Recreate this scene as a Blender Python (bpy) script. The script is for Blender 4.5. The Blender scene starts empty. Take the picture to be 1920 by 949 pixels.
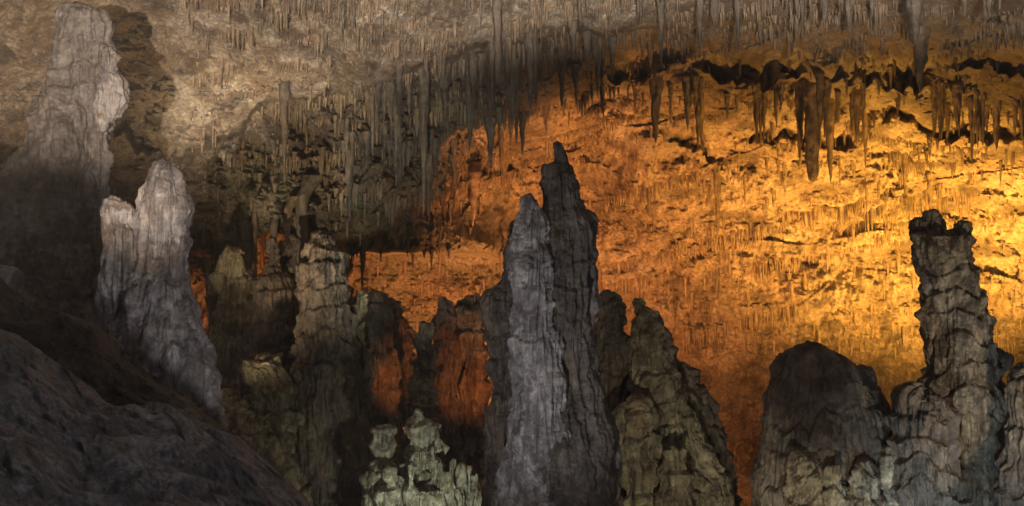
import bpy, math
import numpy as np
from mathutils import Vector

rng = np.random.default_rng(7)
S = bpy.context.scene
COL = S.collection

# ------------------------------------------------------------------ camera
CAMZ = 8.0
K = 0.364 / 960.0
cam_d = bpy.data.cameras.new('camera'); cam = bpy.data.objects.new('camera', cam_d); COL.objects.link(cam)
cam.location = (0, 0, CAMZ); cam.rotation_euler = (math.radians(90), 0, 0)
cam_d.sensor_width = 36; cam_d.lens = 18 / 0.364
cam_d.clip_start = 0.05; cam_d.clip_end = 500
S.camera = cam

def pix(u, v, D):
    """point seen at photo pixel (u, v), D metres in front of the viewpoint"""
    return Vector(((u - 960) * K * D, D, CAMZ + (474.5 - v) * K * D))

# ------------------------------------------------------------------ world, exposure
W = bpy.data.worlds.new('World'); S.world = W; W.use_nodes = True
bg = W.node_tree.nodes['Background']
bg.inputs[0].default_value = (1.0, 0.89, 0.88, 1); bg.inputs[1].default_value = 0.17
S.view_settings.view_transform = 'Standard'; S.view_settings.look = 'None'
S.view_settings.exposure = 0.18; S.view_settings.gamma = 1
S.render.engine = 'CYCLES'
cy = S.cycles
cy.use_denoising = True
cy.max_bounces = 4; cy.diffuse_bounces = 3; cy.glossy_bounces = 1
cy.sample_clamp_indirect = 3

# ------------------------------------------------------------------ cave floodlights, plus added fill lamps
def spot(name, loc, target, power, color, cone, blend=0.6, size=0.15):
    l = bpy.data.lights.new(name, 'SPOT'); o = bpy.data.objects.new(name, l); COL.objects.link(o)
    o.location = loc
    o.rotation_euler = (Vector(target) - Vector(loc)).to_track_quat('-Z', 'Y').to_euler()
    l.energy = power; l.color = color; l.spot_size = math.radians(cone); l.spot_blend = blend
    l.shadow_soft_size = size
    return o
AMBER = (1.0, 0.46, 0.065); ORANGE = (1.0, 0.35, 0.09); DEEP = (1.0, 0.30, 0.07); WARM = (1.0, 0.80, 0.60)
COOL = (1.0, 0.95, 0.93); GREEN = (0.97, 1.0, 0.74); OLIVE = (1.0, 0.86, 0.58)
L1 = Vector((0.0, -20.0, 5.0))
def low(u, D, z=0.9):
    return Vector(((u - 960) * K * D, D, z))
LIGHTS = [
 ('ceiling_floodlight', L1, pix(720, 40, 36), 130000, WARM, 50, 0.8, 0.06),
 ('amber_floodlight', low(1850, 41.5), pix(1730, 440, 47), 25000, AMBER, 88, 1.0, 0.2),
 ('amber_floodlight', low(1640, 38), pix(1600, 280, 45), 7000, AMBER, 110, 1.0, 0.2),
 ('orange_floodlight', low(1190, 43), pix(1190, 420, 49), 8000, ORANGE, 100, 1.0, 0.2),
 ('orange_floodlight', low(1390, 40), pix(1370, 760, 53), 1500, DEEP, 95, 1.0, 0.2),
 ('orange_floodlight', low(850, 46), pix(800, 540, 57), 7000, ORANGE, 100, 0.9, 0.2),
 ('orange_floodlight', low(960, 41.5), pix(900, 640, 55), 2500, ORANGE, 110, 0.9, 0.2),
 ('orange_floodlight', low(1010, 43), pix(960, 330, 46), 4500, ORANGE, 60, 1.0, 0.2),
 ('orange_floodlight', low(440, 42.5), pix(480, 560, 50), 2500, DEEP, 110, 1.0, 0.2),
 ('orange_floodlight', low(738, 33.8, 3.2), pix(746, 640, 38.5), 420, DEEP, 34, 1.0, 0.1),
 ('orange_floodlight', low(930, 32.8, 3.6), pix(880, 680, 36.5), 420, DEEP, 50, 1.0, 0.1),
 ('white_flood_and_fill', low(780, 15.0, 3.6), pix(1010, 560, 22), 740, COOL, 55, 1.0, 0.1),
 ('white_flood_and_fill', Vector((2.0, 2.0, 12.5)), pix(200, 820, 10), 300, (1.0, 0.92, 0.97), 75, 1.0, 0.15),
 ('white_flood_and_fill', low(800, 14.5, 4.2), pix(290, 540, 20), 560, COOL, 46, 1.0, 0.15),
 ('white_flood_and_fill', pix(-560, 470, 20), pix(60, 400, 26), 420, (1.0, 0.9, 0.86), 70, 1.0, 0.3),  # unseen soft fill, added to lift the tall stalagmite's dark lower part
 ('grey_fill_light', low(850, 24, 1.5), pix(840, 170, 38), 450, (1.0, 0.88, 0.78), 44, 1.0, 0.3),  # fill light added for the dim zone under the bright ledge
 ('green_floodlight', low(800, 27, 2.0), pix(800, 900, 33), 430, GREEN, 75, 1.0, 0.1),
 ('olive_floodlight', low(560, 26, 2.0), pix(500, 700, 36), 60, OLIVE, 80, 1.0, 0.1),
 ('olive_floodlight', low(730, 24, 2.0), pix(740, 370, 36), 3400, (1.0, 0.97, 0.70), 28, 1.0, 0.1),
 ('olive_floodlight', low(1290, 19, 2.0), pix(1240, 840, 27), 640, OLIVE, 60, 1.0, 0.1),
 ('olive_floodlight', low(1540, 17, 2.0), pix(1550, 960, 24), 720, OLIVE, 40, 1.0, 0.1),
 ('olive_floodlight', low(2080, 19, 4.0), pix(1800, 600, 25), 800, (1.0, 0.80, 0.52), 60, 1.0, 0.1),
 ('brown_fill_light', low(240, 25, 2.5), pix(500, 340, 36), 6500, (1.0, 0.74, 0.42), 36, 1.0, 0.2),  # fill added to brighten the dark area below the ledge, left of centre
 ('amber_floodlight', low(120, 28.6, 1.5), pix(250, 160, 33), 1900, (1.0, 0.60, 0.25), 70, 1.0, 0.2),
 ('white_flood_and_fill', low(1840, 18, 2.0), pix(1800, 900, 24), 800, (0.72, 0.92, 1.0), 55, 1.0, 0.1),
]
for a in LIGHTS: spot(*a)

# ------------------------------------------------------------------ numpy noise
_p = np.random.default_rng(3).permutation(256); _p = np.concatenate([_p, _p, _p]).astype(np.int64)
_g = np.random.default_rng(4).normal(size=(256, 3)); _g /= np.linalg.norm(_g, axis=1)[:, None]
def pn(x, y, z):
    xi, yi, zi = np.floor(x).astype(np.int64), np.floor(y).astype(np.int64), np.floor(z).astype(np.int64)
    xf, yf, zf = x - xi, y - yi, z - zi
    xi &= 255; yi &= 255; zi &= 255
    f = lambda t: t * t * t * (t * (t * 6 - 15) + 10)
    u, v, w = f(xf), f(yf), f(zf)
    def c(dx, dy, dz):
        h = _p[_p[_p[xi + dx] + yi + dy] + zi + dz]; g = _g[h]
        return g[..., 0] * (xf - dx) + g[..., 1] * (yf - dy) + g[..., 2] * (zf - dz)
    a = c(0,0,0) * (1-u) + c(1,0,0) * u; b = c(0,1,0) * (1-u) + c(1,1,0) * u
    d = c(0,0,1) * (1-u) + c(1,0,1) * u; e = c(0,1,1) * (1-u) + c(1,1,1) * u
    return (a * (1-v) + b * v) * (1-w) + (d * (1-v) + e * v) * w
def fbm(x, y, z, o=4, gain=0.5):
    r = 0; a = 1
    for i in range(o):
        r = r + a * pn(x * 2**i + 17.3*i, y * 2**i + 5.1*i, z * 2**i + 9.7*i); a *= gain
    return r
def billow(x, y, z, o=4, gain=0.5):
    r = 0; a = 1
    for i in range(o):
        r = r + a * (np.abs(pn(x * 2**i + 7.3*i, y * 2**i + 3.1*i, z * 2**i + 11.7*i)) * 2 - 0.35); a *= gain
    return r
def sm(a, b, x):
    t = np.clip((x - a) / (b - a), 0, 1); return t * t * (3 - 2 * t)
def h01(i, j, s):
    n = np.sin(i * 127.1 + j * 311.7 + s * 74.7) * 43758.5453; return n - np.floor(n)
def icicle(X, Z, w, h, s):
    """relief of dripstone flutes that hang and taper downwards"""
    i0 = np.floor(X / w); out = np.zeros_like(X)
    for di in (-1, 0, 1):
        i = i0 + di; ph = h01(i, 0, s)
        j0 = np.floor(Z / h + ph)
        for dj in (0, 1):
            j = j0 + dj
            cx = (i + 0.5 + 0.6 * (h01(i, j, s + 1) - 0.5)) * w
            zt = (j - ph + 0.5 * h01(i, j, s + 4)) * h
            L = h * (0.35 + 0.65 * h01(i, j, s + 2))
            q = (zt - Z) / L
            ok = (q > 0) & (q < 1)
            qq = np.clip(q, 0, 1)
            r = w * (0.2 + 0.42 * h01(i, j, s + 3)) * (1 - qq) ** 0.55
            pr = np.sqrt(np.maximum(0, r * r - (X - cx) ** 2)) * np.minimum(1, qq * 5 + 0.15)
            out = np.maximum(out, np.where(ok, pr, 0))
    return out

# ------------------------------------------------------------------ materials
def rock_mat(name, stops, scale=0.7, stain=(0.06, 0.05, 0.045), stain_amt=0.6, bump=0.05, rough=0.58, stretch=0.35, attr=False, spec=0.5, crust=0.35, fs=1.0, ochre=0.25, blotch=0.75):
    m = bpy.data.materials.new(name); m.use_nodes = True; nt = m.node_tree; N = nt.nodes; Lk = nt.links
    for n in list(N): N.remove(n)
    out = N.new('ShaderNodeOutputMaterial'); b = N.new('ShaderNodeBsdfPrincipled'); Lk.new(b.outputs[0], out.inputs[0])
    geo = N.new('ShaderNodeNewGeometry')
    mp = N.new('ShaderNodeMapping'); mp.inputs['Scale'].default_value = (1, 1, stretch); Lk.new(geo.outputs['Position'], mp.inputs[0])
    def noise(sc, det=6, vec=None, dist=0.0, ro=0.6):
        n = N.new('ShaderNodeTexNoise'); n.inputs['Scale'].default_value = sc; n.inputs['Detail'].default_value = det
        n.inputs['Roughness'].default_value = ro; n.inputs['Distortion'].default_value = dist
        Lk.new((vec or geo.outputs['Position']), n.inputs['Vector']); return n.outputs['Fac']
    def ramp(f, st):
        r = N.new('ShaderNodeValToRGB'); Lk.new(f, r.inputs[0]); e = r.color_ramp.elements
        while len(e) < len(st): e.new(0.5)
        for k, (p, c) in enumerate(st): e[k].position = p; e[k].color = (*c, 1)
        return r.outputs[0]
    def mix(f, a, c, mode='MIX'):
        x = N.new('ShaderNodeMix'); x.data_type = 'RGBA'; x.blend_type = mode
        if isinstance(f, float): x.inputs[0].default_value = f
        else: Lk.new(f, x.inputs[0])
        for s_, v_ in ((6, a), (7, c)):
            if isinstance(v_, tuple): x.inputs[s_].default_value = (*v_, 1)
            else: Lk.new(v_, x.inputs[s_])
        return x.outputs[2]
    def math_(op, a, c):
        x = N.new('ShaderNodeMath'); x.operation = op; x.use_clamp = True
        for s_, v_ in ((0, a), (1, c)):
            if isinstance(v_, float): x.inputs[s_].default_value = v_
            else: Lk.new(v_, x.inputs[s_])
        return x.outputs[0]
    base = ramp(noise(scale, 9, dist=0.4, ro=0.68), stops)
    f1 = noise(scale * 2.6, 8, mp.outputs[0], 0.6, 0.65)
    st = ramp(f1, [(0.44, (0, 0, 0)), (0.62, (1, 1, 1))])
    col = mix(math_('MULTIPLY', st, stain_amt), base, stain)
    # pale crust of fresh calcite, in small flakes
    f6 = ramp(noise(scale * 1.1, 10, None, 1.2, 0.7), [(0.50, (0, 0, 0)), (0.60, (1, 1, 1))])
    col = mix(math_('MULTIPLY', f6, ochre), col, (0.30, 0.20, 0.10))
    f7 = ramp(noise(scale * 1.7, 12, mp.outputs[0], 1.5, 0.72), [(0.50, (0, 0, 0)), (0.57, (1, 1, 1))])
    col = mix(math_('MULTIPLY', f7, blotch), col, stain)
    f2 = noise(scale * 5.0, 10, None, 0.2, 0.75)
    pale = ramp(f2, [(0.52, (0, 0, 0)), (0.60, (1, 1, 1))])
    col = mix(math_('MULTIPLY', pale, 0.4), col, stops[-1][1])
    f4 = noise(scale * 1.3, 12, None, 0.8, 0.7)
    patch = ramp(f4, [(0.515, (0, 0, 0)), (0.56, (1, 1, 1))])
    col = mix(math_('MULTIPLY', patch, crust), col, stops[-1][1])
    mps = N.new('ShaderNodeMapping'); mps.inputs['Scale'].default_value = (1, 1, 0.12); Lk.new(geo.outputs['Position'], mps.inputs[0])
    f5 = noise(4.2 * fs, 7, mps.outputs[0], 0.3, 0.7)
    streak = ramp(f5, [(0.50, (0, 0, 0)), (0.60, (1, 1, 1))])
    col = mix(math_('MULTIPLY', streak, 0.55), col, stain)
    if attr:
        at = N.new('ShaderNodeAttribute'); at.attribute_name = 'mineral_and_shade'
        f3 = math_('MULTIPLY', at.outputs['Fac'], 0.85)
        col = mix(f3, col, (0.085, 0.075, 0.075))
        a2 = N.new('ShaderNodeAttribute'); a2.attribute_name = 'algae'
        col = mix(math_('MULTIPLY', a2.outputs['Fac'], 0.6), col, (0.155, 0.165, 0.10))
        a4 = N.new('ShaderNodeAttribute'); a4.attribute_name = 'calcite_and_light'
        col = mix(a4.outputs['Fac'], col, (0.60, 0.54, 0.47))
        a3 = N.new('ShaderNodeAttribute'); a3.attribute_name = 'cleft_shade'
        col = mix(math_('MULTIPLY', a3.outputs['Fac'], 0.75), col, (0.07, 0.055, 0.045))
    hsv = N.new('ShaderNodeHueSaturation'); Lk.new(col, hsv.inputs['Color'])
    mr = N.new('ShaderNodeMapRange'); mr.inputs[3].default_value = 0.45; mr.inputs[4].default_value = 1.55
    mr.inputs[1].default_value = 0.3; mr.inputs[2].default_value = 0.7
    Lk.new(noise(6.0 * fs, 8, None, 0, 0.75), mr.inputs[0]); Lk.new(mr.outputs[0], hsv.inputs['Value'])
    Lk.new(hsv.outputs[0], b.inputs['Base Color'])
    b.inputs['Roughness'].default_value = rough
    b.inputs['Specular IOR Level'].default_value = spec
    bu = N.new('ShaderNodeBump'); bu.inputs['Strength'].default_value = 0.9; bu.inputs['Distance'].default_value = bump
    Lk.new(noise(5.0 * fs, 10, None, 0.1, 0.72), bu.inputs['Height'])
    bu2 = N.new('ShaderNodeBump'); bu2.inputs['Strength'].default_value = 0.7; bu2.inputs['Distance'].default_value = bump
    mp2 = N.new('ShaderNodeMapping'); mp2.inputs['Scale'].default_value = (1, 1, 0.14); Lk.new(geo.outputs['Position'], mp2.inputs[0])
    Lk.new(noise(9.0 * fs, 5, mp2.outputs[0], 0.0, 0.6), bu2.inputs['Height']); Lk.new(bu.outputs[0], bu2.inputs['Normal'])
    Lk.new(bu2.outputs[0], b.inputs['Normal'])
    return m
M = {}
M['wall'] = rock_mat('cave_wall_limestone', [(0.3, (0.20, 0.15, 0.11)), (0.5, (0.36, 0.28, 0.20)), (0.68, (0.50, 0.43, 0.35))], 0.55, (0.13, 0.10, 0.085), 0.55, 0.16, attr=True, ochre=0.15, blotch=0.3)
M['grey'] = rock_mat('grey_calcite', [(0.3, (0.08, 0.075, 0.08)), (0.52, (0.15, 0.14, 0.148)), (0.7, (0.38, 0.36, 0.36))], 0.8, (0.08, 0.07, 0.07), 0.65, 0.06, crust=0.6)
M['purple'] = rock_mat('violet_grey_limestone', [(0.3, (0.07, 0.062, 0.062)), (0.52, (0.125, 0.112, 0.11)), (0.7, (0.23, 0.21, 0.20))], 0.6, (0.10, 0.08, 0.075), 0.6, 0.06)
M['brown'] = rock_mat('brown_flowstone', [(0.3, (0.10, 0.075, 0.055)), (0.52, (0.22, 0.165, 0.12)), (0.7, (0.42, 0.36, 0.26))], 0.9, (0.05, 0.04, 0.035), 0.7, 0.07)
M['dark'] = rock_mat('dark_manganese_rock', [(0.3, (0.06, 0.05, 0.045)), (0.52, (0.12, 0.095, 0.08)), (0.7, (0.24, 0.20, 0.16))], 0.9, (0.035, 0.03, 0.03), 0.6, 0.07)
M['olive'] = rock_mat('olive_flowstone', [(0.3, (0.10, 0.09, 0.06)), (0.52, (0.20, 0.18, 0.125)), (0.7, (0.38, 0.35, 0.25))], 1.0, (0.055, 0.045, 0.035), 0.6, 0.06, crust=0.55, ochre=0.4)
M['pale'] = rock_mat('pale_wet_calcite', [(0.3, (0.10, 0.095, 0.075)), (0.52, (0.22, 0.215, 0.17)), (0.7, (0.50, 0.50, 0.42))], 1.6, (0.07, 0.05, 0.04), 0.7, 0.05, 0.45, spec=0.5)
M['foot'] = rock_mat('cream_flowstone', [(0.3, (0.10, 0.085, 0.065)), (0.52, (0.24, 0.21, 0.16)), (0.7, (0.50, 0.45, 0.34))], 1.3, (0.05, 0.04, 0.035), 0.8, 0.05, crust=0.5)
M['tower'] = rock_mat('banded_brown_calcite', [(0.3, (0.06, 0.045, 0.035)), (0.52, (0.15, 0.12, 0.09)), (0.7, (0.40, 0.35, 0.27))], 1.1, (0.04, 0.03, 0.027), 0.8, 0.07, crust=0.45)
M['umber'] = rock_mat('umber_grey_limestone', [(0.3, (0.07, 0.055, 0.048)), (0.52, (0.12, 0.10, 0.088)), (0.7, (0.24, 0.215, 0.19))], 0.9, (0.05, 0.042, 0.038), 0.6, 0.06, crust=0.45)
M['ash'] = rock_mat('ash_pale_calcite', [(0.3, (0.14, 0.135, 0.14)), (0.52, (0.26, 0.25, 0.255)), (0.7, (0.56, 0.54, 0.54))], 0.9, (0.08, 0.07, 0.07), 0.6, 0.06, crust=0.6, ochre=0.1, blotch=0.5)
M['slope'] = rock_mat('slope_limestone', ochre=0.03, blotch=0.5, stops=[(0.3, (0.095, 0.10, 0.115)), (0.52, (0.16, 0.165, 0.185)), (0.7, (0.32, 0.31, 0.32))], scale=1.6, stain=(0.05, 0.045, 0.045), stain_amt=0.6, bump=0.035, fs=2.6, stretch=0.7, crust=0.55)
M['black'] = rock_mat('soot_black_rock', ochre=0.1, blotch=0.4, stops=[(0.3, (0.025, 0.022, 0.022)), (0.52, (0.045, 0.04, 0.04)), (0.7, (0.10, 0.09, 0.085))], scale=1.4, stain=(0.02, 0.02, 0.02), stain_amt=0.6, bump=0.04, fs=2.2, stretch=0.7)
M['drip'] = rock_mat('grey_dripstone', [(0.3, (0.065, 0.056, 0.05)), (0.52, (0.11, 0.093, 0.08)), (0.7, (0.20, 0.17, 0.145))], 1.0, (0.08, 0.07, 0.06), 0.5, 0.04, stretch=0.15)
M['tandrip'] = rock_mat('tan_dripstone', [(0.3, (0.11, 0.08, 0.055)), (0.52, (0.20, 0.15, 0.105)), (0.7, (0.34, 0.27, 0.20))], 1.0, (0.10, 0.08, 0.06), 0.5, 0.04, stretch=0.15)

# ------------------------------------------------------------------ mesh helpers
def mesh_np(name, V, F, mat, smooth=True):
    """V (n,3), F (m,4) or (m,3)"""
    me = bpy.data.meshes.new(name); n, k = F.shape
    me.vertices.add(len(V)); me.vertices.foreach_set('co', np.ascontiguousarray(V, dtype=np.float32).ravel())
    me.loops.add(n * k); me.loops.foreach_set('vertex_index', np.ascontiguousarray(F, dtype=np.int32).ravel())
    me.polygons.add(n); me.polygons.foreach_set('loop_start', np.arange(0, n * k, k, dtype=np.int32))
    me.polygons.foreach_set('use_smooth', np.full(n, smooth))
    me.update(calc_edges=True); me.materials.append(mat)
    return me
def grid_faces(nr, nc, wrap=False):
    r = np.arange(nr - 1)[:, None]; c = np.arange(nc if wrap else nc - 1)[None, :]
    c2 = (c + 1) % nc
    return np.stack([r * nc + c, (r + 1) * nc + c, (r + 1) * nc + c2, r * nc + c2], -1).reshape(-1, 4)
def link(name, me, parent=None):
    o = bpy.data.objects.new(name, me); COL.objects.link(o)
    if parent: o.parent = parent
    return o
def tag(o, label=None, cat=None, group=None, kind=None):
    if label: o['label'] = label
    if cat: o['category'] = cat
    if group: o['group'] = group
    if kind: o['kind'] = kind
    elif cat: o['kind'] = 'thing'
    return o

# ------------------------------------------------------------------ the vault and back wall
S1U = [-600, 0, 230, 340, 420, 500, 560, 640, 760, 900, 1050, 1160, 1300, 1500, 1900]
S1V = [ 420, 360, 330, 300, 245, 190, 185, 172, 130, 92, 65, 55, 40, 20, -20]
S2U = [500, 600, 740, 860, 960, 1050, 1160, 1230]
S2V = [330, 300, 300, 262, 225, 192, 160, 140]
S3U = [330, 360, 420, 480, 520, 600, 650, 760, 860, 950, 1060]
S3V = [640, 560, 500, 450, 442, 468, 480, 474, 482, 490, 500]
def band(u, v, u0, u1, pts, h, soft=6, fade=60):
    """recess that ends sharply at a lip (pts) below it"""
    line = np.interp(u, [p[0] for p in pts], [p[1] for p in pts])
    d = line - v
    m = sm(0, 14, d) * (1 - sm(h * 0.35, h, d))
    return m * sm(u0 - fade, u0 + fade * 0.3, u) * (1 - sm(u1 - fade * 0.3, u1 + fade, u))
RECESS = [  # u0, u1, lip polyline, height px, depth m
 (1150, 1480, [(1150, 150), (1300, 140), (1400, 165), (1480, 150)], 62, 2.2),
 (1490, 1610, [(1480, 270), (1560, 285), (1620, 270)], 120, 1.8),
 (1590, 1760, [(1580, 140), (1680, 165), (1760, 170)], 60, 2.0),
 (1690, 1960, [(1680, 235), (1760, 265), (1850, 280), (1960, 262)], 60, 2.0),
 (1390, 1480, [(1380, 268), (1480, 268)], 20, 1.3),
 (1255, 1320, [(1240, 262), (1330, 305)], 30, 1.3),
 (1780, 1960, [(1750, 130), (1960, 150)], 38, 1.6),
 (1850, 1930, [(1850, 50), (1960, 60)], 50, 1.5),
 (880, 960, [(870, 330), (930, 320), (970, 345)], 34, 1.2),
 (200, 290, [(190, 260), (300, 300)], 60, 1.5),
]
def wall_base(u, v):
    R = np.interp(v, [-2200, -900, -400, 0, 150, 300, 500, 700, 949, 1500], [8, 16, 26, 36, 41, 46, 50.5, 52.5, 53.5, 54])
    Lf = np.interp(v, [-2200, -900, -400, 0, 150, 300, 450, 560, 949, 1500], [8, 15, 24, 32, 35, 38, 41, 43, 45, 46])
    D = Lf + (R - Lf) * sm(520, 1150, u)
    D = D - 2.5 * (1 - sm(-200, 320, u)) - 2.0 * sm(560, 700, u) * (1 - sm(1100, 1250, u)) * (1 - sm(330, 480, v)) * sm(-100, 60, v)
    D = D - 7.5 * sm(1450, 2700, u)
    s1 = np.interp(u, S1U, S1V) + 16 * pn(u / 40, 0 * u, 0 * u) + 9 * pn(u / 13, 0 * u, 0 * u); D = D + 2.2 * sm(-4, 14, v - s1) * (1 - sm(1150, 1500, u)) * sm(200, 420, u)
    s2 = np.interp(u, S2U, S2V) + 60 * pn(u / 60, 0 * u + 3, 0 * u) + 30 * pn(u / 17, 0 * u + 3, 0 * u); D = D + (2.0 + 3.5 * sm(800, 900, u)) * sm(-4, 12, v - s2) * sm(640, 820, u) * (1 - sm(1060, 1240, u)) * (1 - 0.6 * sm(400, 470, v))
    s3 = np.interp(u, S3U, S3V)
    D = D + (56 - np.minimum(D, 56)) * sm(-3, 9, v - s3) * sm(345, 370, u) * (1 - sm(960, 1080, u))
    D = D - 3.8 * sm(230, 430, v) * (1 - sm(-3, 9, v - s3)) * sm(380, 520, u) * (1 - sm(900, 965, u))
    for (u0, u1, pts, h, a) in RECESS:
        D = D + a * 0.8 * band(u + 30 * pn(u / 22, v / 60, 0 * u), v + 34 * pn(u / 20, v / 90, 0 * u + 8) , u0, u1, pts, h * 1.25) * (0.35 + 0.65 * sm(-0.25, 0.2, pn(u / 45, v / 60, 0 * u + 3)))
    return D
def wall_point(u, v):
    u = np.asarray(u, float); v = np.asarray(v, float)
    wu = u + 26 * pn(u / 90, v / 70, 0 * u) + 9 * pn(u / 30, v / 26, 0 * u + 4)
    wv = v + 26 * pn(u / 95, v / 75, 0 * u + 9) + 10 * pn(u / 28, v / 25, 0 * u + 6)
    D = wall_base(u + (wu - u) * 0.8, wv)
    X = (u - 960) * K * D; Y = D.copy(); Z = CAMZ + (474.5 - v) * K * D
    fine = 0.075 * billow(X / 0.24, Y / 0.3, Z / 0.2, 3, 0.6) + 0.05 * (np.abs(pn(X / 0.09, Y / 0.3, Z / 0.35)) * 2)
    big = 1.3 * fbm(X / 6.5, Y / 9, Z / 4.5, 4)
    med = 0.42 * billow(X / 1.6, Y / 2.4, Z / 1.3, 4, 0.55)
    # popcorn crust, strongest on the high left vault
    pop = 0.22 * billow(X / 0.55, Y / 0.8, Z / 0.42, 4, 0.65) * (0.45 + sm(1100, 700, u) * 1.1)
    # slanting strata lips
    t = Z * 0.62 + X * -0.10 + 0.9 * fbm(X / 5, Y / 5, Z / 5, 2)
    saw = t - np.floor(t)
    str_ = 0.36 * (saw ** 3) * sm(-0.1, 0.4, pn(X / 2.2, Y / 5, Z / 1.5))
    fl = sm(-0.12, 0.22, pn(X / 2.6 + 9, Y / 5, Z / 1.7) + 0.4 * pn(X / 1.1, Y / 3, Z / 0.8)) * (0.6 + 0.4 * sm(-100, 200, v))
    cz = sm(0, 40, v - np.interp(u, S1U, S1V)) * (1 - sm(250, 420, v)) * sm(420, 600, u)
    ic = icicle(X + 0.12 * pn(X, Y, Z * 0.7), Z, 0.20, 1.15, 1) * 1.9 + icicle(X, Z, 0.10, 0.6, 5) * 1.2 + icicle(X + 0.2 * pn(X / 2, Y, Z), Z, 0.42, 2.0, 9) * 1.5 + icicle(X, Z, 0.95, 3.2, 14) * 1.0 * cz
    Y2 = Y - big - med - pop - str_ - fine - ic * fl * 1.5
    return X, Y2, Z, ic * fl
def axis(a, b, step, lo, hi, g=1.12):
    c = list(np.arange(a, b + step, step)); s = step; x = a; L = []
    while x > lo: s = min(s * g, 40); x -= s; L.append(x)
    s = step; x = c[-1]; R_ = []
    while x < hi: s = min(s * g, 40); x += s; R_.append(x)
    return np.array(L[::-1] + c + R_)
us = axis(-40, 1960, 1.7, -1500, 3400); vs = axis(-30, 965, 1.7, -2100, 1300)
U, V_ = np.meshgrid(us, vs)
X, Y, Z, IC = wall_point(U.ravel(), V_.ravel())
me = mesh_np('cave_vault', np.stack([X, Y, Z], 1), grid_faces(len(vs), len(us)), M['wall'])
uf, vf = U.ravel(), V_.ravel()
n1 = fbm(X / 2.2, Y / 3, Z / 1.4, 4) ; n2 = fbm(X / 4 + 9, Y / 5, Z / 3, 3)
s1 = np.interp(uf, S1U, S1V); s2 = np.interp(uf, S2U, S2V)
mineral_and_shade = sm(-0.1, 0.35, n1 + 0.25 * n2) * 0.55
mineral_and_shade = np.maximum(mineral_and_shade, sm(-8, 30, vf - s1 + 60 * n1) * (1 - sm(-20, 40, vf - s2 + 70 * n1)) * sm(330, 450, uf) * (1 - sm(1100, 1260, uf)) * 0.9)  # darker rock below the ledge, deepened in colour to restore its shadow band
mineral_and_shade *= 1 - sm(1150, 1500, uf) * 0.65 * sm(100, 300, vf)
mineral_and_shade = np.maximum(mineral_and_shade, sm(1080, 1250, uf) * (1 - sm(150, 290, vf + 60 * n1)) * 0.62)
algae = sm(-0.1, 0.3, n2 + 0.2) * sm(320, 420, uf) * (1 - sm(900, 1000, uf)) * sm(250, 340, vf) 
cleft_shade = sm(0.10, 0.34, fbm(X / 1.1 + 3, Y / 2, Z / 0.6 + 5, 4)) * 0.85
cleft_shade = np.maximum(cleft_shade, sm(0.16, 0.36, fbm(X / 0.16, Y / 3, Z / 1.3, 2)) * sm(-0.1, 0.25, pn(X / 2.4 + 5, Y / 9, Z / 1.7)) * sm(150, 420, vf) * sm(900, 1100, uf))  # dark streaks put the shade of gaps between flutes into the colour
calcite_and_light = sm(-0.15, 0.25, fbm(X / 1.0, Y / 1.4, Z / 0.8 + 3, 4)) * (1 - sm(-25, 10, vf - s1)) * (1 - sm(1150, 1400, uf)) * sm(200, 380, uf) * 0.8  # vault above the ledge painted paler, for the light falling on it
calcite_and_light = np.maximum(calcite_and_light, sm(0.1, 0.35, n2) * 0.3)
for nm, arr in (('calcite_and_light', calcite_and_light), ('mineral_and_shade', mineral_and_shade), ('algae', algae), ('cleft_shade', cleft_shade)):
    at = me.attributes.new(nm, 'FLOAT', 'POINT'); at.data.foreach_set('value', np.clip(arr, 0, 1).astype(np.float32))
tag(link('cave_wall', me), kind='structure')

# floor
gx = np.linspace(-70, 70, 141); gy = np.linspace(-30, 62, 91); GX, GY = np.meshgrid(gx, gy); fx, fy = GX.ravel(), GY.ravel()
fz = 0.6 * fbm(fx / 6, fy / 6, 0 * fx, 4) - 0.2 - 3.4 * sm(38, 47, fy)
tag(link('ground', mesh_np('ground', np.stack([fx, fy, fz], 1), grid_faces(91, 141)[:, ::-1], M['slope'])), kind='structure')

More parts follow.
